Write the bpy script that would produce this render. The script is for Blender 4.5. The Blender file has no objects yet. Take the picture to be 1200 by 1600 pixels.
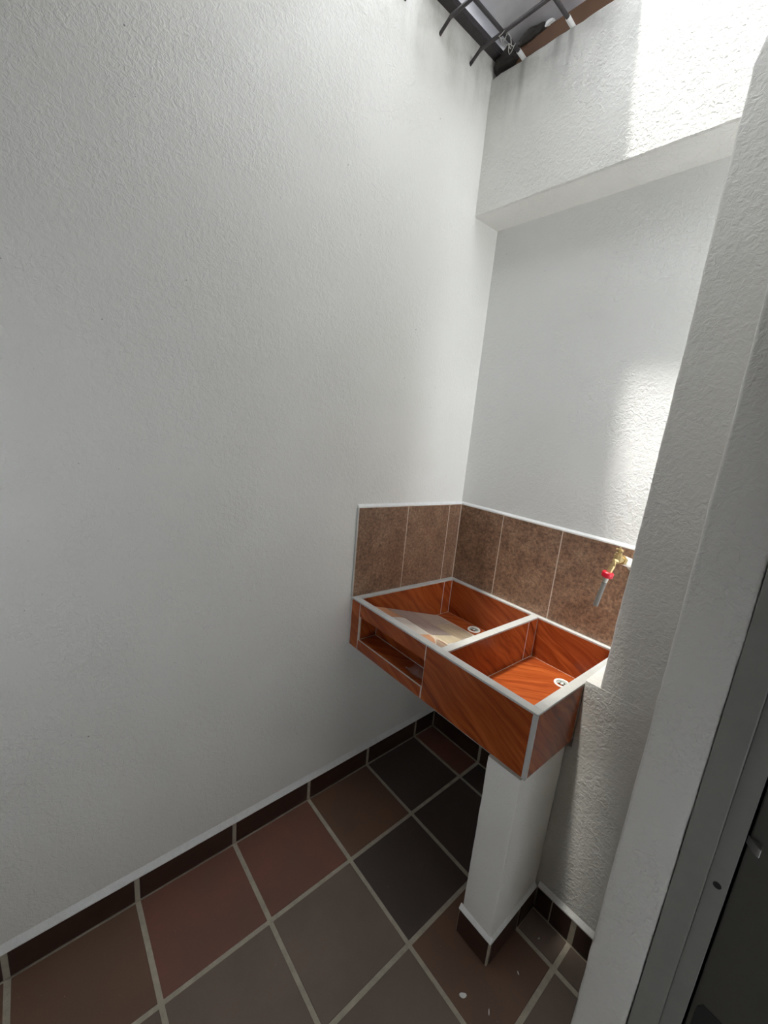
import bpy, bmesh, math, random
from mathutils import Vector, Matrix, noise
random.seed(7)
SC = bpy.context.scene
COL = SC.collection

# ------------------------------------------------------------------ camera
cd = bpy.data.cameras.new('camera')
cam = bpy.data.objects.new('camera', cd)
COL.objects.link(cam)
rx = (0.6438833, 0.76000704, 0.08833797)
rd = (0.22248341, -0.07551002, -0.97200791)
rf = (-0.73206245, 0.64551339, -0.2177086)
m = Matrix.Identity(4)
for i in range(3):
    m[i][0] = rx[i]; m[i][1] = -rd[i]; m[i][2] = -rf[i]
m.translation = (1.21316, 0.152917, 1.59115)
cam.matrix_world = m
cd.sensor_fit = 'HORIZONTAL'
cd.sensor_width = 36.0
cd.lens = 36.0 * 644.58 / 1200.0
cd.clip_start = 0.01
SC.camera = cam

# ------------------------------------------------------------------ sky, sun, exposure
SKY = 9.5
FILL_SIDE = (-0.50, 0.30, 0.05, 0.60)      # invented fill-light opening in the unseen side wall: y0, y1, z0, z1
FILL_REAR = (0.20, 0.50, 1.25, 1.70)       # second invented fill-light opening, in the unseen rear wall: x0, x1, z0, z1
YARD = 1.9  # height of the added wall outside the side opening
SUN = 9.0
w = bpy.data.worlds.new('sky')
SC.world = w
w.use_nodes = True
bg = w.node_tree.nodes['Background']
bg.inputs['Color'].default_value = (0.90, 0.95, 1.0, 1)
bg.inputs['Strength'].default_value = SKY
sl = bpy.data.lights.new('sun', 'SUN')
sl.energy = SUN
sl.angle = math.radians(4.0)
sl.color = (1.0, 0.97, 0.92)
sun = bpy.data.objects.new('sun', sl)
COL.objects.link(sun)
sun.location = (0, 0, 8)
sun.rotation_euler = Vector((0.105, 0.25, -1.0)).to_track_quat('-Z', 'Y').to_euler()
SC.view_settings.view_transform = 'Standard'
SC.view_settings.look = 'None'
SC.view_settings.gamma = 1.0
SC.view_settings.use_curve_mapping = False
SC.view_settings.exposure = 0.08
SC.cycles.max_bounces = 16
SC.cycles.diffuse_bounces = 10


# ------------------------------------------------------------------ node helpers
def mat(name):
    mt = bpy.data.materials.new(name)
    mt.use_nodes = True
    nt = mt.node_tree
    return mt, nt, nt.nodes['Principled BSDF']


def N(nt, kind, **kw):
    n = nt.nodes.new(kind)
    for k, v in kw.items():
        if k in n.inputs:
            n.inputs[k].default_value = v
        else:
            setattr(n, k, v)
    return n


def L(nt, a, b):
    nt.links.new(a, b)


def coords(nt, scale=(1, 1, 1), rot=(0, 0, 0), kind='Object'):
    tc = N(nt, 'ShaderNodeTexCoord')
    mp = N(nt, 'ShaderNodeMapping')
    mp.inputs['Scale'].default_value = scale
    mp.inputs['Rotation'].default_value = rot
    L(nt, tc.outputs[kind], mp.inputs['Vector'])
    return mp.outputs['Vector']


def noise_tex(nt, vec, scale, detail=4, rough=0.55, dist=0.0):
    n = N(nt, 'ShaderNodeTexNoise')
    n.inputs['Scale'].default_value = scale
    n.inputs['Detail'].default_value = detail
    n.inputs['Roughness'].default_value = rough
    n.inputs['Distortion'].default_value = dist
    L(nt, vec, n.inputs['Vector'])
    return n.outputs['Fac']


def ramp(nt, fac, stops):
    r = N(nt, 'ShaderNodeValToRGB')
    els = r.color_ramp.elements
    while len(els) < len(stops):
        els.new(0.5)
    for e, (p, c) in zip(els, stops):
        e.position = p
        e.color = tuple(c) + (1,) if len(c) == 3 else c
    L(nt, fac, r.inputs['Fac'])
    return r.outputs['Color']


def mixc(nt, fac, a, b, mode='MIX'):
    n = N(nt, 'ShaderNodeMix', data_type='RGBA', blend_type=mode)
    for sock, v in ((n.inputs[0], fac), (n.inputs[6], a), (n.inputs[7], b)):
        if hasattr(v, 'links'):
            L(nt, v, sock)
        elif isinstance(v, (int, float)):
            sock.default_value = v
        else:
            sock.default_value = tuple(v) + (1,)
    return n.outputs[2]


def math_n(nt, op, a, b=0.0):
    n = N(nt, 'ShaderNodeMath', operation=op)
    for i, v in enumerate((a, b)):
        if hasattr(v, 'links'):
            L(nt, v, n.inputs[i])
        else:
            n.inputs[i].default_value = v
    return n.outputs[0]


def bump(nt, p, h, strength, dist):
    b = N(nt, 'ShaderNodeBump')
    b.inputs['Strength'].default_value = strength
    b.inputs['Distance'].default_value = dist
    L(nt, h, b.inputs['Height'])
    L(nt, b.outputs['Normal'], p.inputs['Normal'])


# ------------------------------------------------------------------ materials
def plaster(name, col, strength=0.5, scale=1.0, stain=None, drips=()):
    mt, nt, p = mat(name)
    v = coords(nt)
    big = noise_tex(nt, v, 2.2, 3, 0.5)
    c = mixc(nt, ramp(nt, big, [(0.3, (0, 0, 0)), (0.7, (1, 1, 1))]),
             [x * 0.955 for x in col], col)
    pit = noise_tex(nt, v, 70, 2, 0.5)
    c = mixc(nt, ramp(nt, pit, [(0.775, (0, 0, 0)), (0.81, (1, 1, 1))]), c, (0.30, 0.29, 0.27))
    if stain is not None:
        sep = N(nt, 'ShaderNodeSeparateXYZ')
        tc = N(nt, 'ShaderNodeTexCoord')
        L(nt, tc.outputs['Object'], sep.inputs[0])
        zr = N(nt, 'ShaderNodeMapRange')
        zr.inputs['From Min'].default_value = stain[0]
        zr.inputs['From Max'].default_value = stain[1]
        L(nt, sep.outputs['Z'], zr.inputs['Value'])
        v2 = coords(nt, (1, 1, 0.22))
        streak = noise_tex(nt, v2, 17, 4, 0.6)
        blot = noise_tex(nt, v, 9, 5, 0.65)
        s = math_n(nt, 'MULTIPLY', streak, blot)
        s = math_n(nt, 'MULTIPLY', ramp(nt, s, [(0.18, (0, 0, 0)), (0.42, (1, 1, 1))]), zr.outputs['Result'])
        c = mixc(nt, s, c, stain[2])
    for x0, wd, zb in drips:                 # rust and dirt runs below bar ends
        tc = N(nt, 'ShaderNodeTexCoord')
        sep = N(nt, 'ShaderNodeSeparateXYZ')
        L(nt, tc.outputs['Object'], sep.inputs[0])
        wob = math_n(nt, 'MULTIPLY', noise_tex(nt, coords(nt, (1, 1, 0.5)), 14, 3), 0.03)
        d = math_n(nt, 'ABSOLUTE', math_n(nt, 'SUBTRACT', math_n(nt, 'ADD', sep.outputs['X'], wob), x0 + 0.015))
        f = N(nt, 'ShaderNodeMapRange')
        f.inputs['From Min'].default_value = wd
        f.inputs['From Max'].default_value = wd * 0.15
        L(nt, d, f.inputs['Value'])
        g = N(nt, 'ShaderNodeMapRange')
        g.inputs['From Min'].default_value = zb
        g.inputs['From Max'].default_value = 2.86
        L(nt, sep.outputs['Z'], g.inputs['Value'])
        c = mixc(nt, math_n(nt, 'MULTIPLY', math_n(nt, 'MULTIPLY', f.outputs['Result'], g.outputs['Result']), 0.6), c, (0.24, 0.235, 0.22))
    L(nt, c, p.inputs['Base Color'])
    p.inputs['Roughness'].default_value = 0.62
    p.inputs['Specular IOR Level'].default_value = 0.35
    # trowelled worm-like ridges, smoother in patches
    a = noise_tex(nt, v, 78 * scale, 3, 0.62, 0.7)
    b = noise_tex(nt, v, 190 * scale, 3, 0.6, 0.4)
    mask = ramp(nt, noise_tex(nt, v, 5.5, 3, 0.55), [(0.32, (0.25,) * 3), (0.55, (1,) * 3)])
    ridge = ramp(nt, a, [(0.35, (0,) * 3), (0.52, (0.55,) * 3), (0.62, (1,) * 3)])
    h = math_n(nt, 'ADD', math_n(nt, 'MULTIPLY', ridge, 1.0), math_n(nt, 'MULTIPLY', b, 0.55))
    h = math_n(nt, 'MULTIPLY', h, mask)
    h = math_n(nt, 'ADD', h, math_n(nt, 'MULTIPLY', noise_tex(nt, v, 7, 2, 0.5), 1.6))
    bump(nt, p, h, strength, 0.0022)
    return mt


def simple(name, col, rough=0.5, metal=0.0, var=0.08, scale=40, bmp=0.0, spec=0.5):
    mt, nt, p = mat(name)
    v = coords(nt)
    n = noise_tex(nt, v, scale, 4, 0.6)
    c = mixc(nt, n, [x * (1 - 2 * var) for x in col], [min(1, x * (1 + 2 * var)) for x in col])
    L(nt, c, p.inputs['Base Color'])
    p.inputs['Roughness'].default_value = rough
    p.inputs['Metallic'].default_value = metal
    p.inputs['Specular IOR Level'].default_value = spec
    if bmp:
        bump(nt, p, noise_tex(nt, v, scale * 2.5, 4, 0.6), bmp, 0.002)
    return mt


def floor_tile_mat():
    mt, nt, p = mat('fired clay floor tile')
    oi = N(nt, 'ShaderNodeObjectInfo')
    v = coords(nt)
    mott = noise_tex(nt, v, 5.5, 4, 0.55)
    c = mixc(nt, ramp(nt, mott, [(0.3, (0,) * 3), (0.72, (1,) * 3)]), oi.outputs['Color'],
             mixc(nt, 0.45, oi.outputs['Color'], (0.100, 0.074, 0.062)))
    fine = noise_tex(nt, v, 320, 2, 0.6)
    c = mixc(nt, 0.35, c, mixc(nt, fine, (0.35, 0.35, 0.35), (0.65, 0.65, 0.65)), 'OVERLAY')
    speck = noise_tex(nt, v, 260, 1, 0.4)
    c = mixc(nt, ramp(nt, speck, [(0.80, (0,) * 3), (0.84, (1,) * 3)]), c, (0.5, 0.47, 0.43))
    L(nt, c, p.inputs['Base Color'])
    r = N(nt, 'ShaderNodeMapRange')
    r.inputs['To Min'].default_value = 0.42
    r.inputs['To Max'].default_value = 0.62
    L(nt, mott, r.inputs['Value'])
    L(nt, r.outputs['Result'], p.inputs['Roughness'])
    p.inputs['Specular IOR Level'].default_value = 0.35
    bump(nt, p, math_n(nt, 'ADD', fine, math_n(nt, 'MULTIPLY', mott, 3)), 0.12, 0.0015)
    return mt


def grout_mat(name, col):
    mt, nt, p = mat(name)
    v = coords(nt)
    a = noise_tex(nt, v, 30, 5, 0.65)
    f = noise_tex(nt, v, 400, 2, 0.6)
    c = mixc(nt, ramp(nt, a, [(0.3, (0,) * 3), (0.7, (1,) * 3)]), [x * 0.72 for x in col], col)
    c = mixc(nt, ramp(nt, f, [(0.6, (0,) * 3), (0.7, (1,) * 3)]), c, [x * 0.55 for x in col])
    L(nt, c, p.inputs['Base Color'])
    p.inputs['Roughness'].default_value = 0.9
    bump(nt, p, f, 0.4, 0.002)
    return mt


def wood_tile_mat(name='wood print glazed tile', k=1.0):
    mt, nt, p = mat(name)
    oi = N(nt, 'ShaderNodeObjectInfo')
    tc = N(nt, 'ShaderNodeTexCoord')
    mp0 = N(nt, 'ShaderNodeMapping')
    L(nt, tc.outputs['UV'], mp0.inputs['Vector'])
    shift = N(nt, 'ShaderNodeVectorMath', operation='ADD')
    L(nt, mp0.outputs['Vector'], shift.inputs[0])
    comb = N(nt, 'ShaderNodeCombineXYZ')
    L(nt, math_n(nt, 'MULTIPLY', oi.outputs['Random'], 7.0), comb.inputs[1])
    L(nt, comb.outputs[0], shift.inputs[1])
    wob = noise_tex(nt, shift.outputs[0], 5.0, 2, 0.5)
    cb = N(nt, 'ShaderNodeCombineXYZ')
    L(nt, math_n(nt, 'MULTIPLY', wob, 0.06), cb.inputs[1])
    add = N(nt, 'ShaderNodeVectorMath', operation='ADD')
    L(nt, shift.outputs[0], add.inputs[0])
    L(nt, cb.outputs[0], add.inputs[1])
    mp = N(nt, 'ShaderNodeMapping')
    mp.inputs['Scale'].default_value = (3.0, 42.0, 1)
    L(nt, add.outputs[0], mp.inputs['Vector'])
    g = noise_tex(nt, mp.outputs['Vector'], 1.0, 5, 0.62, 0.6)
    mp2 = N(nt, 'ShaderNodeMapping')
    mp2.inputs['Scale'].default_value = (6.0, 160.0, 1)
    L(nt, add.outputs[0], mp2.inputs['Vector'])
    g2 = noise_tex(nt, mp2.outputs['Vector'], 1.0, 3, 0.6)
    mp3 = N(nt, 'ShaderNodeMapping')
    mp3.inputs['Scale'].default_value = (1.2, 9.0, 1)
    L(nt, add.outputs[0], mp3.inputs['Vector'])
    g3 = noise_tex(nt, mp3.outputs['Vector'], 1.0, 3, 0.5)
    c = ramp(nt, g, [(0.28, (0.115 * k, 0.018 * k, 0.006 * k)), (0.42, (0.26 * k, 0.052 * k, 0.012 * k)),
                     (0.58, (0.385 * k, 0.090 * k, 0.021 * k)), (0.75, (0.50 * k, 0.140 * k, 0.034 * k))])
    c = mixc(nt, ramp(nt, g3, [(0.35, (0,) * 3), (0.7, (0.65,) * 3)]), c, (0.27 * k, 0.05 * k, 0.015 * k))
    c = mixc(nt, ramp(nt, g2, [(0.62, (0,) * 3), (0.75, (0.6,) * 3)]), c, (0.12 * k, 0.02 * k, 0.008 * k))
    L(nt, c, p.inputs['Base Color'])
    p.inputs['Roughness'].default_value = 0.25
    p.inputs['Specular IOR Level'].default_value = 0.30
    return mt


def mottled_mat():
    mt, nt, p = mat('mottled brown stone look wall tile')
    oi = N(nt, 'ShaderNodeObjectInfo')
    v = coords(nt)
    a = noise_tex(nt, v, 11, 6, 0.7, 0.4)
    b = noise_tex(nt, v, 95, 3, 0.66, 0.5)
    c = ramp(nt, a, [(0.28, (0.145, 0.078, 0.046)), (0.5, (0.215, 0.122, 0.076)), (0.72, (0.29, 0.185, 0.120))])
    c = mixc(nt, 0.75, c, ramp(nt, b, [(0.33, (0.2,) * 3), (0.5, (0.5,) * 3), (0.67, (0.82,) * 3)]), 'OVERLAY')
    sp = noise_tex(nt, v, 150, 2, 0.5)
    c = mixc(nt, ramp(nt, sp, [(0.66, (0,) * 3), (0.76, (0.7,) * 3)]), c, (0.42, 0.32, 0.22))
    L(nt, c, p.inputs['Base Color'])
    p.inputs['Roughness'].default_value = 0.42
    bump(nt, p, b, 0.12, 0.002)
    return mt


def stone_mat(name, c1, c2, c3):
    mt, nt, p = mat(name)
    v = coords(nt, (9, 34, 20), (0, 0, math.radians(14)))
    a = noise_tex(nt, v, 1.0, 6, 0.68, 0.9)
    c = ramp(nt, a, [(0.3, c1), (0.5, c2), (0.7, c3)])
    L(nt, c, p.inputs['Base Color'])
    p.inputs['Roughness'].default_value = 0.28
    return mt


M = {}
WALLC = (0.80, 0.79, 0.755)
M['wall'] = plaster('white wall plaster', (0.765, 0.765, 0.745), 0.48, 1.0)
M['wall_l'] = plaster('white wall plaster stained at top', WALLC, 0.46, 1.0, (2.66, 3.02, (0.36, 0.35, 0.30)))
M['beam'] = plaster('white beam plaster', WALLC, 0.8, 1.0, (2.60, 3.02, (0.36, 0.37, 0.35)), ((0.124, 0.018, 2.66), (0.298, 0.014, 2.70), (0.250, 0.02, 2.74)))
M['rough'] = plaster('rough greyish column plaster', (0.71, 0.70, 0.67), 0.6, 0.85)
M['post'] = plaster('white post plaster', WALLC, 0.4, 1.1)
M['paint'] = simple('thick white paint', (0.78, 0.79, 0.78), 0.6, 0, 0.06, 60, 0.5)
M['ceil'] = simple('ceiling concrete', (0.62, 0.60, 0.56), 0.9, 0, 0.1, 20, 0.4)
M['dim'] = simple('dark bounce absorber', (0.085, 0.066, 0.050), 0.7, 0, 0.15, 14, 0.2)  # made dark so unseen surfaces hold back bounce light
M['tile'] = floor_tile_mat()
M['grout'] = grout_mat('sandy floor grout', (0.50, 0.45, 0.36))
M['grout_l'] = grout_mat('pale tile grout', (0.66, 0.56, 0.46))
M['skirt'] = simple('dark fired clay skirting tile', (0.046, 0.023, 0.016), 0.4, 0, 0.12, 25, 0.1, 0.35)
M['wood'] = wood_tile_mat()
M['rim'] = simple('grey white sink edging', (0.50, 0.50, 0.485), 0.42, 0, 0.06, 45, 0.15)
M['mott'] = mottled_mat()
M['pvc'] = simple('white drain plastic', (0.80, 0.82, 0.78), 0.35, 0, 0.02)
M['pvc_g'] = simple('grey green drain cup', (0.34, 0.39, 0.36), 0.4, 0, 0.06)
M['black'] = simple('dark hole', (0.012, 0.012, 0.012), 0.8, 0, 0.05)
M['brass'] = simple('old brass', (0.56, 0.42, 0.21), 0.38, 0.85, 0.15, 90, 0.15)
M['tape'] = simple('white thread tape', (0.80, 0.79, 0.74), 0.5, 0.15, 0.06, 90, 0.2)
M['red'] = simple('red plastic', (0.62, 0.012, 0.035), 0.3, 0, 0.04)
M['hose'] = simple('grey plastic pipe', (0.12, 0.113, 0.105), 0.5, 0, 0.06)
M['hose_l'] = simple('pale grey plastic collar', (0.42, 0.43, 0.38), 0.42, 0, 0.05)
M['iron'] = simple('dark painted iron', (0.055, 0.050, 0.052), 0.5, 0.3, 0.2, 60, 0.3)
M['sheet'] = simple('dull aluminium sheet', (0.62, 0.61, 0.64), 0.42, 0.55, 0.12, 9, 0.25)
M['tar'] = simple('old tar and mortar', (0.035, 0.030, 0.026), 0.9, 0, 0.25, 60, 0.8)
M['brown'] = simple('reddish brown painted board', (0.135, 0.064, 0.031), 0.6, 0, 0.1, 18, 0.2)
M['frame'] = simple('grey painted steel door frame', (0.25, 0.25, 0.235), 0.45, 0, 0.06, 30)
M['leaf'] = simple('dark olive grey steel door', (0.060, 0.059, 0.050), 0.55, 0, 0.08, 30)
M['steel'] = simple('steel latch', (0.30, 0.30, 0.29), 0.4, 0.7, 0.06)
M['flake'] = simple('white paint flake', (0.78, 0.78, 0.76), 0.6, 0, 0.05)
M['cob'] = simple('grey cobweb strands', (0.55, 0.55, 0.52), 0.8, 0, 0.05)

mt, nt, p = mat('crumpled clear plastic')
p.inputs['Base Color'].default_value = (0.93, 0.93, 0.93, 1)
p.inputs['Roughness'].default_value = 0.12
p.inputs['Alpha'].default_value = 0.16
bump(nt, p, noise_tex(nt, coords(nt), 60, 3), 0.5, 0.003)
M['bag'] = mt

mt, nt, p = mat('added sun diffusing plastic')  # added roof plastic that passes weakened sun to the basins
nt.nodes.remove(p)
tr = N(nt, 'ShaderNodeBsdfTranslucent')
tp = N(nt, 'ShaderNodeBsdfTransparent')
mx = N(nt, 'ShaderNodeMixShader')
vn = noise_tex(nt, coords(nt), 3, 3)
L(nt, ramp(nt, vn, [(0.3, (0.15, 0.155, 0.15)), (0.7, (0.19, 0.195, 0.19))]), tr.inputs['Color'])
tp.inputs['Color'].default_value = (0.80, 0.79, 0.75, 1)
mx.inputs[0].default_value = 0.55
L(nt, tr.outputs[0], mx.inputs[1])
L(nt, tp.outputs[0], mx.inputs[2])
L(nt, mx.outputs[0], nt.nodes['Material Output'].inputs['Surface'])
M['frost'] = mt

# ------------------------------------------------------------------ mesh helpers
def shear(v):
    return Vector((v[0], v[1], v[2] - 0.05 * (v[1] - 1.097)))


def add_box(bm, lo, hi, bev=0.0, seg=1):
    x0, y0, z0 = lo
    x1, y1, z1 = hi
    vs = [bm.verts.new(c) for c in ((x0, y0, z0), (x1, y0, z0), (x1, y1, z0), (x0, y1, z0),
                                    (x0, y0, z1), (x1, y0, z1), (x1, y1, z1), (x0, y1, z1))]
    fs = [bm.faces.new([vs[i] for i in f]) for f in
          ((3, 2, 1, 0), (4, 5, 6, 7), (0, 1, 5, 4), (1, 2, 6, 5), (2, 3, 7, 6), (3, 0, 4, 7))]
    if bev > 0:
        es = {e for f in fs for e in f.edges}
        bmesh.ops.bevel(bm, geom=list(es), offset=bev, segments=seg, affect='EDGES', profile=0.6)


def add_prism(bm, pts, vec, bev=0.0):
    """polygon pts (3-D) extruded by vec; bevels the far loop"""
    vec = Vector(vec)
    a = [bm.verts.new(Vector(q)) for q in pts]
    b = [bm.verts.new(Vector(q) + vec) for q in pts]
    n = len(pts)
    fs = [bm.faces.new(a[::-1]), bm.faces.new(b)]
    for i in range(n):
        fs.append(bm.faces.new((a[i], a[(i + 1) % n], b[(i + 1) % n], b[i])))
    bmesh.ops.recalc_face_normals(bm, faces=fs)
    if bev:
        es = [e for e in fs[1].edges] + [e for e in bm.edges if (e.verts[0] in a) != (e.verts[1] in a) and
                                         (e.verts[0] in b or e.verts[1] in b) and
                                         (e.verts[0] in a or e.verts[1] in a)]
        bmesh.ops.bevel(bm, geom=es, offset=bev, segments=2, affect='EDGES', profile=0.5)


def ring(bm, c, ax, r, n, u=None):
    ax = Vector(ax).normalized()
    u = Vector(u) if u else (Vector((1, 0, 0)) if abs(ax.x) < 0.9 else Vector((0, 1, 0)))
    u = (u - ax * u.dot(ax)).normalized()
    v = ax.cross(u)
    return [bm.verts.new(Vector(c) + u * (r * math.cos(2 * math.pi * i / n)) + v * (r * math.sin(2 * math.pi * i / n)))
            for i in range(n)]


def add_tube(bm, pts, rads, n=14, cap=True):
    """tube through pts with one radius per point (repeat a point for a step)"""
    pts = [Vector(q) for q in pts]
    if isinstance(rads, (int, float)):
        rads = [rads] * len(pts)
    loops = []
    for i, q in enumerate(pts):
        j = i + 1
        while j < len(pts) - 1 and (pts[j] - q).length < 1e-7:
            j += 1
        k = i - 1
        while k > 0 and (pts[k] - q).length < 1e-7:
            k -= 1
        d = Vector((0, 0, 0))
        if j < len(pts):
            d += (pts[j] - q).normalized()
        if k >= 0:
            d += (q - pts[k]).normalized()
        loops.append(ring(bm, q, d, rads[i], n, (0.13, 0.2, 0.97) if abs(d.normalized().z) < 0.85 else (1, 0.1, 0)))
    for a, b in zip(loops, loops[1:]):
        for i in range(n):
            bm.faces.new((a[i], a[(i + 1) % n], b[(i + 1) % n], b[i]))
    if cap:
        bm.faces.new(loops[0][::-1])
        bm.faces.new(loops[-1])


def add_lathe(bm, c, prof, n=28, ax=(0, 0, 1)):
    loops = [ring(bm, Vector(c) + Vector(ax).normalized() * h, ax, r, n) for r, h in prof]
    for a, b in zip(loops, loops[1:]):
        for i in range(n):
            bm.faces.new((a[i], a[(i + 1) % n], b[(i + 1) % n], b[i]))
    bm.faces.new(loops[0][::-1])
    bm.faces.new(loops[-1])


def box_uv(me):
    uv = me.uv_layers.new(name='UVMap')
    for f in me.polygons:
        n = f.normal
        ax = max(range(3), key=lambda i: abs(n[i]))
        for li in f.loop_indices:
            c = me.vertices[me.loops[li].vertex_index].co
            u, v = (c.y, c.z) if ax == 0 else ((c.x, c.z) if ax == 1 else (c.x, -c.y))
            an = math.radians((48, 26, 40)[ax])
            uv.data[li].uv = (u * math.cos(an) - v * math.sin(an), u * math.sin(an) + v * math.cos(an))


def obj(name, bm, m, parent=None, smooth=False, uv=False, color=None):
    bmesh.ops.recalc_face_normals(bm, faces=bm.faces)
    me = bpy.data.meshes.new(name)
    bm.to_mesh(me)
    bm.free()
    me.materials.append(m)
    if smooth:
        for f in me.polygons:
            f.use_smooth = True
        me.set_sharp_from_angle(angle=math.radians(40))
    if uv:
        box_uv(me)
    o = bpy.data.objects.new(name, me)
    COL.objects.link(o)
    if parent is not None:
        o.parent = parent
        o.matrix_parent_inverse = parent.matrix_world.inverted()
    if color:
        o.color = tuple(color) + (1,)
    return o


def tag(o, label, cat, group=None):
    o['label'] = label
    o['category'] = cat
    if group:
        o['group'] = group
    return o


def thing(name, loc, label, cat, group=None):
    o = bpy.data.objects.new(name, None)
    COL.objects.link(o)
    o.location = loc
    o.empty_display_size = 0.05
    bpy.context.view_layer.update()
    return tag(o, label, cat, group)


def struct(o):
    o['kind'] = 'structure'
    return o


def box_obj(name, lo, hi, m, parent=None, bev=0.0, seg=1, uv=False, sh=False, color=None):
    bm = bmesh.new()
    add_box(bm, lo, hi, bev, seg)
    if sh:
        for v in bm.verts:
            v.co = shear(v.co)
    return obj(name, bm, m, parent, uv=uv, color=color)


def rough_pillar(name, sections, m, parent=None, amp=0.0016, rad=0.006, dz=0.025, seed=0.0):
    """wall piece of uneven plaster: list of (z, x0, y0, x1, y1), rounded arrises, hand-trowelled edges"""
    bm = bmesh.new()
    loops = []
    for (a, b) in zip(sections, sections[1:]):
        n = max(1, int((b[0] - a[0]) / dz))
        for i in range(n + (1 if b is sections[-1] else 0)):
            t = i / n
            z, x0, y0, x1, y1 = [a[k] + (b[k] - a[k]) * t for k in range(5)]
            lp = []
            for (cx, cy, a0) in ((x0, y0, 180), (x1, y0, 270), (x1, y1, 0), (x0, y1, 90)):
                sx = 1 if cx == x0 else -1
                sy = 1 if cy == y0 else -1
                d = noise.noise(Vector((cx * 9 + seed, cy * 9, z * 14))) * amp + \
                    noise.noise(Vector((cx * 9 + seed, cy * 9 + 5, z * 55))) * amp * 0.6
                for k in range(4):
                    an = math.radians(a0 + k * 30)
                    lp.append(bm.verts.new((cx + sx * (rad + d) + math.cos(an) * rad,
                                            cy + sy * (rad + d) + math.sin(an) * rad, z)))
            loops.append(lp)
    n = len(loops[0])
    for a, b in zip(loops, loops[1:]):
        for i in range(n):
            bm.faces.new((a[i], a[(i + 1) % n], b[(i + 1) % n], b[i]))
    bm.faces.new(loops[0][::-1])
    bm.faces.new(loops[-1])
    return obj(name, bm, m, parent, smooth=True)


# ------------------------------------------------------------------ room shell
T = 0.315            # floor tile pitch
G = 0.0145           # joint width
YB = 1.712           # face of the skirting on the back wall
XJ = [0.0, 0.303, 0.618, 0.933, 1.248, 1.563, 1.878, 2.2]
YJ = [-2.205, -1.89, -1.575, -1.26, -0.945, -0.63, -0.315, 0.0, 0.315, 0.63, 0.945, 1.26, 1.575]

floor = struct(box_obj('floor', (-0.2, -2.3, -0.12), (2.4, 2.0, -0.0022), M['grout']))
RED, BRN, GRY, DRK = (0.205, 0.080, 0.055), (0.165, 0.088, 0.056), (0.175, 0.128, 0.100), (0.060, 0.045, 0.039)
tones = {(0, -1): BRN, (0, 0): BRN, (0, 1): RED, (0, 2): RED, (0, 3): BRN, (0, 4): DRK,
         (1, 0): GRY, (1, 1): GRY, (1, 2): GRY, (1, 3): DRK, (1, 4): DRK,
         (2, 1): GRY, (2, 2): GRY, (2, 3): BRN, (2, 4): DRK, (3, 3): GRY, (3, 4): BRN}  # dark tone around the sink puts its shade into the tile colour


def floor_tile(poly, tone):
    bm = bmesh.new()
    add_prism(bm, [(x, y, -0.012) for x, y in poly], (0, 0, 0.012 + random.uniform(-0.0006, 0.0006)), 0.0016)
    k = random.uniform(0.93, 1.07)
    obj('tile', bm, M['tile'], floor, color=[c * k for c in tone])


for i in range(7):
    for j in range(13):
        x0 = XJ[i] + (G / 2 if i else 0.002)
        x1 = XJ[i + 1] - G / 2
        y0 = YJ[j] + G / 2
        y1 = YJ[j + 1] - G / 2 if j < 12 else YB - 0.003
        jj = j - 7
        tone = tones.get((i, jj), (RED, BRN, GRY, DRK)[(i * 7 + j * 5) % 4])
        if i >= 3 and j == 12:
            continue
        if j == 11 and i >= 3:
            y1 = 1.358
        if x0 > 1.05 and j == 11:
            continue
        x1, y1 = min(x1, 2.2), y1
        if j == 11 and i == 2:
            floor_tile([(x0, y0), (0.804, y0), (0.804, y1), (x0, y1)], tone)
            floor_tile([(0.806, y0), (x1, y0), (x1, 1.358), (0.806, 1.358)], GRY)
            continue
        if j == 11 and i == 3:
            floor_tile([(x0, y0), (1.045, y0), (1.045, y1), (x0, y1)], GRY)
            continue
        if j == 12 and i == 2:
            x1 = 0.80
        jt = 0.0012
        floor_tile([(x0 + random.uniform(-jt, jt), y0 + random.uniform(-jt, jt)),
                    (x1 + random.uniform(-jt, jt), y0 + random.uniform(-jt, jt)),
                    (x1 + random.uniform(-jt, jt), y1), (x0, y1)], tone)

wall_left = struct(box_obj('wall_left', (-0.15, -2.3, 0.0), (-0.009, 1.9, 2.912), M['wall_l']))
wall_back = struct(box_obj('wall_back', (-0.009, 1.7215, 0.0), (2.4, 1.86, 2.40), M['wall']))
# deep lintel across the back wall
bm = bmesh.new()
nx = 90
prof = [(1.568, 2.858), (1.568, 2.40), (1.86, 2.40), (1.86, 2.858)]
loops = []
for i in range(nx + 1):
    x = -0.009 + (1.6) * i / nx
    lp = []
    for k, (y, z) in enumerate(prof):
        d = noise.noise(Vector((x * 14, k * 3.1, 0))) * 0.0035 + noise.noise(Vector((x * 50, k * 3.1, 4))) * 0.002
        if k == 0:
            lp.append(bm.verts.new((x, y + 0.006, z + d)))
            lp.append(bm.verts.new((x, y, z - 0.007 + d)))
        elif k == 1:
            lp.append(bm.verts.new((x, y - d * 0.3, z + 0.005 + d * 0.5)))
            lp.append(bm.verts.new((x, y + 0.005, z + d * 0.3)))
        else:
            lp.append(bm.verts.new((x, y, z)))
    loops.append(lp)
for a, b in zip(loops, loops[1:]):
    for i in range(len(a)):
        bm.faces.new((a[i], a[(i + 1) % len(a)], b[(i + 1) % len(a)], b[i]))
bm.faces.new(loops[0][::-1])
bm.faces.new(loops[-1])
struct(obj('trim_1', bm, M['beam'], None, smooth=True))

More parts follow.
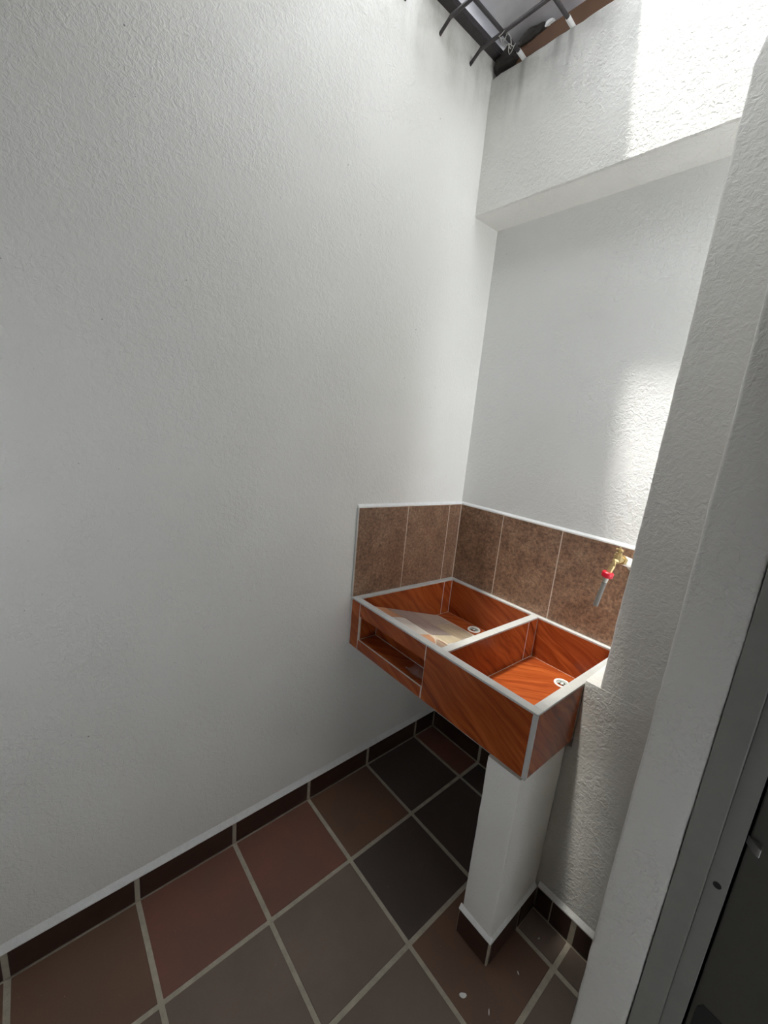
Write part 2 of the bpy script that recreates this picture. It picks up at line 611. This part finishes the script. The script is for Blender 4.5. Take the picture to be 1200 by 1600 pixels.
# short wall right of the sink: low wall under a sill, then a column beside the opening
wall_right = struct(rough_pillar('wall_right', [
    (0.886, 0.851, 1.370, 1.02, 1.47), (1.40, 0.859, 1.370, 1.02, 1.47), (1.94, 0.865, 1.370, 1.02, 1.47),
    (2.28, 0.868, 1.370, 1.02, 1.47), (2.385, 0.870, 1.370, 1.02, 1.47), (2.45, 0.884, 1.370, 1.02, 1.47),
    (3.18, 0.895, 1.370, 1.02, 1.47)], M['rough'], amp=0.0014))
rough_pillar('low_wall', [(0.0, 0.7900, 1.370, 1.056, 1.722), (0.645, 0.7900, 1.370, 1.056, 1.722),
                          (0.650, 0.8095, 1.370, 1.056, 1.722), (0.870, 0.8095, 1.370, 1.056, 1.722),
                          (0.886, 0.8105, 1.370, 1.056, 1.722)], M['rough'], wall_right, amp=0.0012, seed=3)
# wall that holds the door, nearer to the camera
wall_front = struct(rough_pillar('wall_front', [(0.0, 1.0565, 1.0, 1.1475, 1.49), (3.18, 1.0565, 1.0, 1.1475, 1.49)],
                                 M['rough'], amp=0.0013, rad=0.007, seed=9))
box_obj('lintel', (1.148, 1.0, 2.12), (2.3, 1.12, 3.18), M['rough'], wall_front)
box_obj('side_wall', (2.05, 1.0, 0.0), (2.3, 1.12, 2.12), M['rough'], wall_front)
rear = struct(box_obj('unseen_wall_rear', (-0.009, -0.80, FILL_REAR[3]), (2.2, -0.70, 3.18), M['dim']))  # unseen dark wall, added to soak up bounce around the fill opening
box_obj('rear_pier', (-0.009, -0.80, 0.0), (FILL_REAR[0], -0.70, FILL_REAR[3]), M['dim'], rear)
box_obj('rear_pier', (FILL_REAR[1], -0.80, 0.0), (2.2, -0.70, FILL_REAR[3]), M['dim'], rear)
box_obj('rear_sill', (FILL_REAR[0], -0.80, 0.0), (FILL_REAR[1], -0.70, FILL_REAR[2]), M['dim'], rear)
side = struct(box_obj('wall_side', (2.2, -0.80, FILL_SIDE[3]), (2.35, 1.0, 3.18), M['dim']))  # unseen; frames the added side opening
box_obj('side_pier', (2.2, -0.80, 0.0), (2.35, FILL_SIDE[0], FILL_SIDE[3]), M['dim'], side)
box_obj('side_pier', (2.2, FILL_SIDE[1], 0.0), (2.35, 1.0, FILL_SIDE[3]), M['dim'], side)
box_obj('side_sill', (2.2, FILL_SIDE[0], 0.0), (2.35, FILL_SIDE[1], FILL_SIDE[2]), M['dim'], side)
# unseen wall added outside to set the light through the side opening
struct(box_obj('unseen_yard_wall', (3.7, -3.0, 0.0), (3.85, 3.0, YARD), M['wall']))
# unseen roof shaped for the light: dark slab, plastic sheet, open strip by the lintel
CEIL_Y = 0.56
struct(box_obj('ceiling', (-0.15, -0.80, 3.18), (2.4, CEIL_Y, 3.30), M['dim']))
box_obj('ceiling_side', (0.61, CEIL_Y, 3.18), (2.4, 1.235, 3.30), M['dim'], bpy.data.objects['ceiling'])
pane_frame = struct(box_obj('sun_pane_frame', (-0.15, 1.205, 3.185), (2.4, 1.235, 3.225), M['iron']))  # bar edging the unseen roof panel added to bring sun to the basins
bm = bmesh.new()
nn = 60
rows = []
for i in range(nn + 1):
    x = -0.15 + 0.76 * i / nn
    z = 3.235 + 0.012 * math.sin(x * 2 * math.pi / 0.076)
    rows.append((bm.verts.new((x, CEIL_Y, z)), bm.verts.new((x, 1.235, z))))
for a, b in zip(rows, rows[1:]):
    bm.faces.new((a[0], b[0], b[1], a[1]))
obj('sun_pane', bm, M['frost'], pane_frame, smooth=True)

# ------------------------------------------------------------------ skirting
bl = struct(box_obj('baseboard_left', (-0.009, -2.2, 0.0), (-0.0025, 1.7215, 0.095), M['grout']))
bm = bmesh.new()
add_prism(bm, [(-0.010, -2.2, 0.0935), (0.0004, -2.2, 0.0935), (0.0002, -2.2, 0.0975), (-0.0095, -2.2, 0.121)], (0, 3.92, 0))
obj('painted_ledge', bm, M['paint'], bl)
for j in range(13):
    y0 = YJ[j] + G / 2
    y1 = YJ[j + 1] - G / 2 if j < 12 else YB - 0.004
    box_obj('tile', (-0.008, y0, 0.004), (0.0, y1, 0.094), M['skirt'], bl, 0.0014)
bb = struct(box_obj('baseboard_back', (-0.009, YB + 0.0025, 0.0), (0.81, 1.7215, 0.095), M['grout']))
bm = bmesh.new()
add_prism(bm, [(-0.009, 1.722, 0.0935), (-0.009, YB, 0.0935), (-0.009, YB, 0.097), (-0.009, 1.722, 0.112)], (0.8, 0, 0))
obj('painted_ledge', bm, M['paint'], bb)
for (a, b) in ((0.003, 0.303 - G / 2), (0.303 + G / 2, 0.618 - G / 2), (0.618 + G / 2, 0.80)):
    box_obj('tile', (a, YB, 0.004), (b, YB + 0.008, 0.094), M['skirt'], bb, 0.0014)
br = struct(box_obj('baseboard_right', (0.806, 1.3625, 0.0), (1.056, 1.3705, 0.094), M['grout']))
bm = bmesh.new()
add_prism(bm, [(0.806, 1.371, 0.0925), (0.806, 1.3598, 0.0925), (0.806, 1.3598, 0.097), (0.806, 1.371, 0.113)], (0.25, 0, 0))
obj('painted_ledge', bm, M['paint'], br)
for (a, b) in ((0.809, 0.858), (0.862, 0.924), (0.941, 1.052)):
    box_obj('tile', (a, 1.3595, 0.004), (b, 1.368, 0.093), M['skirt'], br, 0.0014)

# ------------------------------------------------------------------ support post under the sink
post = thing('support_post', (0.745, 1.28, 0.0), 'white plastered masonry post with a dark tile foot holding up the sink', 'post')
rough_pillar('shaft', [(0.0, 0.690, 1.100, 0.7955, 1.366), (0.672, 0.690, 1.100, 0.7955, 1.366)], M['post'], post, amp=0.001, rad=0.003, seed=5)
box_obj('grout_bed', (0.684, 1.0945, 0.0), (0.8015, 1.3605, 0.093), M['grout'], post)
box_obj('tile', (0.686, 1.0915, 0.003), (0.7965, 1.0985, 0.092), M['skirt'], post, 0.0014)
box_obj('tile', (0.7965, 1.103, 0.003), (0.8045, 1.255, 0.092), M['skirt'], post, 0.0014)
box_obj('tile', (0.7965, 1.266, 0.003), (0.8045, 1.3575, 0.092), M['skirt'], post, 0.0014)
bm = bmesh.new()
add_prism(bm, [(0.683, 1.1015, 0.0915), (0.683, 1.0915, 0.0915), (0.683, 1.0912, 0.0955), (0.683, 1.1015, 0.108)], (0.121, 0, 0))
add_prism(bm, [(0.7945, 1.095, 0.0915), (0.8045, 1.095, 0.0915), (0.8048, 1.095, 0.0945), (0.7945, 1.095, 0.105)], (0, 0.264, 0))
obj('painted_ledge', bm, M['paint'], post)

# ------------------------------------------------------------------ laundry sink
sink = thing('laundry_sink', (0.40, 1.4, 0.68), 'two-basin laundry sink clad in wood-look orange tiles with grey white rim', 'sink')
ZT, ZB = 0.884, 0.686
bm = bmesh.new()
for lo, hi in (((0.411, 1.0975, ZB), (0.8076, 1.1235, ZT)), ((0.0, 1.0975, ZB), (0.060, 1.1235, ZT)),
               ((0.060, 1.0975, 0.829), (0.411, 1.1235, ZT)), ((0.060, 1.0975, ZB), (0.411, 1.1235, 0.730)),
               ((0.0, 1.1235, ZB), (0.806, YB, 0.7161)), ((0.0, 1.6909, 0.7161), (0.806, YB, ZT)),
               ((0.0, 1.1235, 0.7161), (0.0196, 1.6909, ZT)), ((0.4514, 1.1235, 0.7161), (0.4786, 1.6909, ZT)),
               ((0.7824, 1.1235, 0.7161), (0.8076, 1.6909, ZT)),
               ((0.018, 1.186, 0.7161), (0.4514, 1.194, 0.82))):
    add_box(bm, lo, hi)
for v in bm.verts:
    v.co = shear(v.co)
obj('masonry_core', bm, M['grout_l'], sink)


def wtile(lo, hi, name='tile'):
    return box_obj(name, lo, hi, M['wood'], sink, 0.0008, 1, uv=True, sh=True)


# outside
wtile((0.001, 1.0970, 0.6865), (0.0505, 1.1005, ZT))
wtile((0.0535, 1.0970, 0.8285), (0.4095, 1.1005, ZT))
wtile((0.0535, 1.0970, 0.6865), (0.4075, 1.1005, 0.7290))
wtile((0.4125, 1.0970, 0.6865), (0.7965, 1.1005, ZT))
wtile((0.8040, 1.1045, 0.6865), (0.8080, 1.366, ZT))
# left basin
wtile((0.0170, 1.124, 0.712), (0.0200, 1.6325, ZT))
wtile((0.0170, 1.6355, 0.712), (0.0200, 1.6895, ZT))
wtile((0.0215, 1.6905, 0.712), (0.4500, 1.6945, ZT))
wtile((0.4510, 1.124, 0.712), (0.4540, 1.6895, ZT))
wtile((0.0215, 1.6085, 0.712), (0.4500, 1.6895, 0.7165))
# right basin
wtile((0.4760, 1.124, 0.712), (0.4790, 1.6225, ZT))
wtile((0.4760, 1.6255, 0.712), (0.4790, 1.6895, ZT))
wtile((0.4805, 1.6905, 0.712), (0.7815, 1.6945, ZT))
wtile((0.7820, 1.124, 0.712), (0.7850, 1.6895, ZT))
wtile((0.4805, 1.1225, 0.712), (0.7815, 1.1250, ZT))
wtile((0.4805, 1.1265, 0.712), (0.7805, 1.6890, 0.7165))
# cubby under the washboard
wtile((0.0600, 1.101, 0.728), (0.4105, 1.1840, 0.7325))
wtile((0.0620, 1.1830, 0.734), (0.4105, 1.1862, 0.829))
wtile((0.0595, 1.1015, 0.734), (0.0625, 1.1815, 0.829))
wtile((0.4090, 1.1015, 0.734), (0.4118, 1.1815, 0.829))
bm = bmesh.new()
add_tube(bm, [shear((0.056, 1.0975, 0.7305)), shear((0.409, 1.0975, 0.7305))], 0.0022, 8)
add_tube(bm, [shear((0.0635, 1.1815, 0.7338)), shear((0.409, 1.1815, 0.7338))], 0.0012, 6)
add_tube(bm, [shear((0.0635, 1.1815, 0.734)), shear((0.0635, 1.1815, 0.828))], 0.0015, 6)
add_tube(bm, [shear((0.0635, 1.103, 0.7338)), shear((0.0635, 1.1815, 0.7338))], 0.0012, 6)
obj('cubby_edging', bm, M['grout_l'], sink, smooth=True)

# rim strips
for lo, hi in (((-0.0005, 1.0955, 0.8835), (0.8095, 1.1245, 0.8905)), ((-0.0005, 1.1245, 0.8835), (0.021, 1.6905, 0.8905)),
               ((0.4505, 1.1245, 0.8835), (0.4795, 1.6905, 0.8905)), ((0.7815, 1.1245, 0.8835), (0.8095, 1.693, 0.8905)),
               ((-0.0005, 1.6905, 0.8835), (0.7815, YB, 0.8905))):
    box_obj('rim', lo, hi, M['rim'], sink, 0.0014, 2, sh=True)
box_obj('corner_strip', (0.7965, 1.0950, 0.6855), (0.8095, 1.1045, 0.884), M['rim'], sink, 0.002, 2, sh=True)
box_obj('corner_strip', (-0.0085, 1.0950, 0.6855), (0.0, 1.1045, 0.884), M['rim'], sink, 0.0015, 2, sh=True)

# sloping washboard with the stone pieces of its surface
def wbz(y):
    return 0.862 - 0.307 * (y - 1.125)


SL = 0.307


def wb_prism(poly, h0, h1, bev):
    bm = bmesh.new()
    add_prism(bm, [shear((x, y, wbz(y) + h0)) for x, y in poly], (0, 0, h1 - h0), bev)
    return bm


wb = obj('washboard', wb_prism([(0.021, 1.1235), (0.450, 1.1235), (0.450, 1.6045), (0.021, 1.6045)], -0.010, -0.0008, 0), M['grout_l'], sink)
SM = {'orange': stone_mat('orange slate', (0.36, 0.17, 0.09), (0.55, 0.28, 0.15), (0.62, 0.42, 0.28)),
      'white': stone_mat('whitish slate', (0.48, 0.46, 0.42), (0.62, 0.60, 0.55), (0.70, 0.68, 0.63)),
      'purple': stone_mat('purple grey slate', (0.20, 0.165, 0.15), (0.31, 0.265, 0.24), (0.46, 0.40, 0.35)),
      'grey': stone_mat('grey slate', (0.30, 0.27, 0.23), (0.42, 0.38, 0.32), (0.52, 0.47, 0.39)),
      'tan': stone_mat('tan slate', (0.36, 0.28, 0.18), (0.47, 0.39, 0.27), (0.58, 0.51, 0.38)),
      'brown': stone_mat('speckled brown slate', (0.20, 0.12, 0.08), (0.36, 0.26, 0.19), (0.55, 0.45, 0.35)),
      'cream': stone_mat('cream slate', (0.46, 0.38, 0.25), (0.60, 0.52, 0.37), (0.70, 0.63, 0.48))}
pieces = [('orange', [(0.022, 1.197), (0.126, 1.197), (0.115, 1.271), (0.022, 1.267)]),
          ('white', [(0.130, 1.197), (0.284, 1.199), (0.276, 1.266), (0.270, 1.270), (0.120, 1.281)]),
          ('purple', [(0.022, 1.271), (0.115, 1.276), (0.121, 1.286), (0.274, 1.275), (0.279, 1.290), (0.267, 1.416), (0.022, 1.419)]),
          ('grey', [(0.022, 1.423), (0.172, 1.420), (0.112, 1.600), (0.022, 1.600)]),
          ('tan', [(0.176, 1.420), (0.270, 1.420), (0.292, 1.445), (0.258, 1.600), (0.117, 1.600)]),
          ('orange', [(0.288, 1.199), (0.365, 1.199), (0.316, 1.250), (0.282, 1.262)]),
          ('brown', [(0.370, 1.199), (0.449, 1.199), (0.449, 1.262), (0.362, 1.268), (0.324, 1.272), (0.320, 1.252)]),
          ('cream', [(0.283, 1.283), (0.324, 1.277), (0.352, 1.284), (0.310, 1.440), (0.296, 1.440), (0.276, 1.414)]),
          ('white', [(0.357, 1.274), (0.449, 1.267), (0.449, 1.430), (0.316, 1.440)]),
          ('purple', [(0.297, 1.446), (0.449, 1.436), (0.449, 1.600), (0.264, 1.600)]),
          ('grey', [(0.022, 1.1255), (0.190, 1.1255), (0.175, 1.193), (0.022, 1.193)]),
          ('tan', [(0.195, 1.1255), (0.449, 1.1255), (0.449, 1.194), (0.180, 1.194)])]
for k, poly in pieces:
    obj('stone_piece', wb_prism(poly, -0.002, random.uniform(0.0004, 0.0010), 0.0006), SM[k], wb)


def drain(x, y):
    z = shear((x, y, 0.7165)).z
    bm = bmesh.new()
    add_lathe(bm, (x, y, z - 0.001), [(0.0185, 0.0), (0.0285, 0.0), (0.0290, 0.003), (0.0275, 0.0052), (0.0240, 0.0060),
                                      (0.0215, 0.0050), (0.0205, 0.0030)], 36)
    # open the ring: drop the end caps
    caps = [f for f in bm.faces if len(f.verts) > 4]
    bmesh.ops.delete(bm, geom=caps, context='FACES_ONLY')
    d = obj('drain', bm, M['pvc'], sink, smooth=True)
    bm = bmesh.new()
    add_lathe(bm, (x, y, z - 0.0005), [(0.0208, 0.0), (0.0208, 0.0012), (0.012, 0.0008)], 28)
    obj('drain_cup', bm, M['pvc_g'], d, smooth=True)
    bm = bmesh.new()
    for q in range(4):
        a = math.pi / 4 + q * math.pi / 2
        add_lathe(bm, (x + 0.0085 * math.cos(a), y + 0.0085 * math.sin(a), z), [(0.0042, 0.0), (0.0042, 0.0011)], 12)
    obj('drain_hole', bm, M['black'], d)
    bm = bmesh.new()
    add_lathe(bm, (x, y, z), [(0.0055, 0.0), (0.0055, 0.0024), (0.0040, 0.0034)], 14)
    obj('drain_hub', bm, M['pvc'], d, smooth=True)


drain(0.213, 1.6480)
drain(0.656, 1.6030)

# ------------------------------------------------------------------ brown tile splashback
def sh2(v):
    k = 0.05 - 0.01 * min(1.0, max(0.0, (v[2] - 0.8908) / 0.366))
    return Vector((v[0], v[1], v[2] - k * (v[1] - 1.097)))


spl = thing('tile_splashback', (0.0, 1.716, 0.89), 'mottled brown tile splashback on the walls behind the laundry sink', 'splashback')


def stile(lo, hi, m, name='tile', bev=0.001):
    bm = bmesh.new()
    add_box(bm, lo, hi, bev)
    for v in bm.verts:
        v.co = sh2(v.co)
    return obj(name, bm, m, spl)


ZS0, ZS1 = 0.8915, 1.256
stile((-0.0095, 1.097, 0.8908), (-0.0005, 1.7215, ZS1), M['grout_l'], 'grout_bed', 0)
stile((-0.0005, YB + 0.0005, 0.8908), (0.770, 1.722, ZS1), M['grout_l'], 'grout_bed', 0)
for a, b in ((1.0985, 1.3585), (1.3615, 1.6255), (1.6285, 1.7095)):
    stile((-0.0085, a, ZS0), (0.0, b, ZS1 - 0.001), M['mott'])
for a, b in ((0.0025, 0.2335), (0.2365, 0.5025), (0.5055, 0.7690)):
    stile((a, YB, ZS0), (b, YB + 0.008, ZS1 - 0.001), M['mott'])
bm = bmesh.new()
add_prism(bm, [(-0.0095, 1.094, ZS1), (0.0006, 1.094, ZS1), (0.0, 1.094, ZS1 + 0.005), (-0.0095, 1.094, ZS1 + 0.013)], (0, 0.619, 0))
add_prism(bm, [(-0.0095, 1.7220, ZS1), (-0.0095, YB - 0.0006, ZS1), (-0.0095, YB, ZS1 + 0.005), (-0.0095, 1.7220, ZS1 + 0.013)], (0.785, 0, 0))
for v in bm.verts:
    v.co = sh2(v.co)
obj('painted_ledge', bm, M['paint'], spl)
stile((-0.0092, 1.0925, 0.893), (-0.0005, 1.0983, ZS1), M['rim'], 'edge_strip', 0.001)
stile((0.7695, YB + 0.0005, 0.893), (0.785, 1.7225, ZS1), M['paint'], 'edge_strip', 0.001)

# ------------------------------------------------------------------ tap
tap = thing('wall_tap', (0.766, 1.711, 1.182), 'old brass tap with a red collar and grey spout above the right basin', 'tap')
A0, A1, A2 = Vector((0.768, 1.7125, 1.180)), Vector((0.757, 1.668, 1.195)), Vector((0.743, 1.622, 1.209))
bm = bmesh.new()
ax = (A1 - A0).normalized()
add_tube(bm, [A0, A0 + ax * 0.004, A0 + ax * 0.007, A0 + ax * 0.012], [0.024, 0.023, 0.014, 0.012], 20)
add_tube(bm, [A0 + ax * 0.010, A0 + ax * 0.034], 0.0115, 16)
obj('wall_flange', bm, M['tape'], tap, smooth=True)
bm = bmesh.new()
pts, rr = [], []
for k in range(13):
    q = A0 + ax * (0.028 + 0.0036 * k)
    pts.append(q); rr.append(0.0165 if k % 2 else 0.0140)
add_tube(bm, pts, rr, 18)
obj('threaded_pipe', bm, M['tape'], tap, smooth=True)
bm = bmesh.new()
b0 = A0 + ax * 0.070
add_tube(bm, [b0, b0 + ax * 0.012, b0 + ax * 0.012, A2, A2 + ax * 0.008],
         [0.0165, 0.0165, 0.0125, 0.0135, 0.009], 6)
add_tube(bm, [A2 + Vector((0, 0, -0.010)), A2 + Vector((0, 0, 0.014)), A2 + Vector((0, 0, 0.014)), A2 + Vector((0, 0, 0.021))],
         [0.0135, 0.0135, 0.0105, 0.0105], 8)
obj('tap_body', bm, M['brass'], tap, smooth=True)
bm = bmesh.new()
add_tube(bm, [A2 + Vector((0, 0, 0.021)), A2 + Vector((0.001, 0, 0.027)), A2 + Vector((0.001, 0, 0.027)), A2 + Vector((0.001, 0, 0.034)),
              A2 + Vector((0.001, 0, 0.034)), A2 + Vector((0.001, 0, 0.040))], [0.0048, 0.0048, 0.0085, 0.0085, 0.0038, 0.0032], 8)
add_tube(bm, [A2 + Vector((-0.010, 0, 0.0305)), A2 + Vector((0.012, -0.003, 0.0290))], [0.0042, 0.0042], 8)
obj('valve_stem', bm, M['brass'], tap, smooth=True)
E1, E2 = Vector((0.7375, 1.606, 1.186)), Vector((0.7305, 1.601, 1.160))
bm = bmesh.new()
add_tube(bm, [A2 + Vector((0, 0, -0.004)), A2 + Vector((-0.002, -0.010, -0.010)), E1, E2 + Vector((0, 0, -0.004))], [0.0105, 0.0108, 0.0092, 0.0085], 14)
obj('outlet', bm, M['brass'], tap, smooth=True)
dn = (Vector((0.716, 1.590, 1.035)) - E2).normalized()
bm = bmesh.new()
pr = []
for k in range(24):
    pr.append(k)
add_tube(bm, [E2 + dn * -0.002, E2 + dn * 0.001, E2 + dn * 0.014, E2 + dn * 0.018], [0.0155, 0.0185, 0.0185, 0.0150], 10)
obj('red_collar', bm, M['red'], tap, smooth=True)
bm = bmesh.new()
add_tube(bm, [E2 + dn * 0.018, E2 + dn * 0.028, E2 + dn * 0.028, E2 + dn * 0.036], [0.0085, 0.0085, 0.0078, 0.0078], 14)
obj('spout_collar', bm, M['hose_l'], tap, smooth=True)
bm = bmesh.new()
add_tube(bm, [E2 + dn * 0.036, E2 + dn * 0.040, E2 + dn * 0.112, E2 + dn * 0.124],
         [0.0070, 0.0078, 0.0082, 0.0084], 16)
obj('spout', bm, M['hose'], tap, smooth=True)

# ------------------------------------------------------------------ door on the right
door = struct(box_obj('door_1', (1.1480, 1.000, 0.0), (1.1905, 1.100, 2.12), M['frame'], None, 0.002, 2))
box_obj('frame_rebate', (1.1905, 1.012, 0.0), (1.2195, 1.100, 2.10), M['frame'], door, 0.001)
bm = bmesh.new()
add_lathe(bm, (1.2055, 1.0125, 0.851), [(0.006, 0.0), (0.006, 0.0012)], 16, (0, -1, 0))
obj('bolt_hole', bm, M['black'], door)
box_obj('door_leaf', (1.2235, 1.020, 0.01), (2.02, 1.058, 2.08), M['leaf'], door, 0.002, 2)
box_obj('gap_shade', (1.2190, 1.048, 0.0), (1.2240, 1.10, 2.10), M['black'], door)  # black strip put in for the shade in the gap beside the leaf
bm = bmesh.new()
add_prism(bm, [(1.2205, 1.024, 0.952), (1.2360, 1.006, 0.952), (1.2400, 1.006, 0.952), (1.2400, 1.024, 0.952)], (0, 0, 0.016), 0.001)
obj('latch_bolt', bm, M['steel'], door)
bm = bmesh.new()
add_prism(bm, [(1.2300, 1.0205, 0.30), (1.2302, 1.0205, 0.545), (1.2310, 1.0205, 0.585), (1.2370, 1.0205, 0.597), (1.36, 1.0205, 0.585), (1.36, 1.0205, 0.30)], (0, -0.0015, 0))
obj('dark_patch', bm, M['black'], door)  # flat black patch low on the door leaf
box_obj('frame_head', (1.1905, 1.000, 2.08), (2.05, 1.10, 2.12), M['frame'], door, 0.002)
box_obj('frame_jamb', (2.021, 1.000, 0.0), (2.05, 1.10, 2.08), M['frame'], door, 0.002)

# ------------------------------------------------------------------ iron grille and roof edge
gr = thing('iron_grille', (0.2, 1.45, 2.862), 'dark iron bar grille with white painted bar ends over the lintel', 'grille')


def bar(a, b, r=0.0062, name='bar', m='iron'):
    bm = bmesh.new()
    add_tube(bm, [a, b], r, 12)
    return obj(name, bm, M[m], gr, smooth=True)


for x, y0 in ((0.119, 0.65), (0.294, 1.02)):
    bar((x, y0, 2.866), (x, 1.545, 2.866))
    e = bar((x, 1.540, 2.866), (x + 0.001, 1.600, 2.858), 0.0078, 'painted_end', 'paint')
    e['label'] = 'white painted bar end'
for y in (0.97, 1.129, 1.288, 1.447):
    bar((0.299, y, 2.866), (0.03, y, 2.864))
    bar((0.03, y, 2.864), (-0.02, y - 0.002, 2.832), 0.0055)

# loops of tie wire on the bar crossing
cw = bmesh.new()
rnd = random.Random(4)
for c, r in (((0.119, 1.447, 2.860), 0.011), ((0.121, 1.474, 2.858), 0.013), ((0.123, 1.497, 2.857), 0.010)):
    an = rnd.uniform(0, 6.28)
    pts = []
    for k in range(16):
        an += 0.55
        pts.append(Vector(c) + Vector((math.cos(an) * r, math.sin(an) * r * 1.2, -0.004 + 0.0015 * k * math.sin(k))))
    add_tube(cw, pts, 0.0011, 5)
obj('tie_wire', cw, M['cob'], gr, smooth=True)

tag(box_obj('steel_channel', (-0.07, 0.4, 2.912), (0.024, 1.58, 2.932), M['iron'], None, 0.002),
    'dark steel channel lying along the top of the left wall', 'channel')
bm = bmesh.new()
rows = []
for i in range(40):
    rows.append([])
    x = -0.06 + 0.555 * i / 39
    for j in range(60):
        y = 1.24 + 0.43 * j / 59
        z = 2.936 + 0.10 * (1.67 - y) + 0.006 * noise.noise(Vector((x * 8, y * 6, 1))) + 0.003 * noise.noise(Vector((x * 25, y * 22, 3)))
        rows[-1].append(bm.verts.new((x, y, z)))
for a, b in zip(rows, rows[1:]):
    for j in range(59):
        bm.faces.new((a[j], b[j], b[j + 1], a[j + 1]))
ext = bmesh.ops.extrude_face_region(bm, geom=bm.faces[:])
for e in ext['geom']:
    if isinstance(e, bmesh.types.BMVert):
        e.co.z += 0.0025
sheet = tag(obj('roof_sheet', bm, M['sheet'], None, smooth=True), 'dented dull aluminium roof sheet above the iron grille', 'roof sheet')
bm = bmesh.new()
nb = 40
loops = []
for i in range(nb + 1):
    x = -0.009 + 1.0 * i / nb
    d = noise.noise(Vector((x * 9, 2, 2))) * 0.002
    loops.append([bm.verts.new(c) for c in ((x, 1.590 + d, 2.852), (x, 1.590 + d, 2.925 + d), (x, 1.66, 2.925), (x, 1.66, 2.852))])
for a, b in zip(loops, loops[1:]):
    for i in range(4):
        bm.faces.new((a[i], a[(i + 1) % 4], b[(i + 1) % 4], b[i]))
bm.faces.new(loops[0][::-1]); bm.faces.new(loops[-1])
tag(obj('roof_board', bm, M['brown']), 'reddish brown roof board lying along the top of the white lintel', 'board')


def lump(name, c, r, sq, label, cat, seed, m='tar'):
    bm = bmesh.new()
    bmesh.ops.create_icosphere(bm, subdivisions=3, radius=1.0)
    for v in bm.verts:
        d = 1 + 0.45 * noise.noise(v.co * 1.6 + Vector((seed, 0, 0))) + 0.2 * noise.noise(v.co * 5 + Vector((seed, 3, 0)))
        v.co = Vector((v.co.x * r * sq[0], v.co.y * r * sq[1], v.co.z * r * sq[2])) * d + Vector(c)
    return tag(obj(name, bm, M[m], None), label, cat)


lump('tar_lump', (0.128, 1.592, 2.934), 0.022, (2.5, 0.8, 0.9), 'dark crusty tar lump between the roof sheet and brown board', 'tar', 1)
lump('tar_lump', (0.035, 1.590, 2.900), 0.034, (1.6, 0.9, 1.0), 'dark tar lump in the corner under the steel channel end', 'tar', 6)
lump('tar_lump', (0.335, 1.590, 2.934), 0.011, (1.8, 0.7, 0.6), 'small dark tar crumb at the right end of the board gap', 'tar', 12)
lump('mortar_lump', (0.197, 1.586, 2.930), 0.010, (1.7, 0.6, 0.8), 'small white mortar lump on the brown roof board', 'mortar', 9, 'paint')

# ------------------------------------------------------------------ small litter
def flake(c, rx_, ry_, rot, label, n=12, h=0.0012):
    bm = bmesh.new()
    top, botm = [], []
    for i in range(n):
        a = 2 * math.pi * i / n
        q = Vector((math.cos(a) * rx_ * (1 + 0.06 * math.sin(2 * a + 1)), math.sin(a) * ry_, 0))
        q.rotate(Matrix.Rotation(rot, 3, 'Z'))
        lift = 0.0022 * abs(math.cos(a))
        top.append(bm.verts.new(Vector(c) + q + Vector((0, 0, h + lift))))
        botm.append(bm.verts.new(Vector(c) + q * 0.96 + Vector((0, 0, 0.0003 + lift * 0.7))))
    ct = bm.verts.new(Vector(c) + Vector((0, 0, h)))
    cb = bm.verts.new(Vector(c))
    for i in range(n):
        k = (i + 1) % n
        bm.faces.new((top[i], top[k], ct)); bm.faces.new((botm[k], botm[i], cb)); bm.faces.new((top[k], top[i], botm[i], botm[k]))
    return tag(obj('paint_flake', bm, M['flake'], None, smooth=True), label, 'flake')


flake((0.800, 0.986, 0.0006), 0.0105, 0.0062, 0.85, 'curled oval white paint flake on the brown floor tile')
flake((0.868, 1.017, 0.0006), 0.0070, 0.0012, 2.2, 'thin white paint sliver on the floor nearest the column')
flake((0.872, 1.160, 0.0006), 0.0045, 0.0016, 2.6, 'short white paint sliver on the floor before the post foot')
flake((0.865, 1.292, 0.0006), 0.0042, 0.0016, 1.2, 'tiny white paint chip on the floor between post and column')

# crumpled clear plastic in the cubby
bm = bmesh.new()
rows = []
for i in range(17):
    rows.append([])
    for j in range(11):
        x = 0.315 + 0.085 * i / 16
        y = 1.108 + 0.066 * j / 10
        z = 0.7345 + 0.022 * abs(noise.noise(Vector((x * 55, y * 55, 0.4)))) + 0.016 * (i / 16) * (0.5 + 0.5 * noise.noise(Vector((x * 40, y * 40, 7))))
        rows[-1].append(bm.verts.new(shear((x, y, z))))
for a, b in zip(rows, rows[1:]):
    for j in range(10):
        bm.faces.new((a[j], b[j], b[j + 1], a[j + 1]))
tag(obj('plastic_wrapper', bm, M['bag']), 'crumpled clear plastic wrapper lying in the sink cubby', 'wrapper')
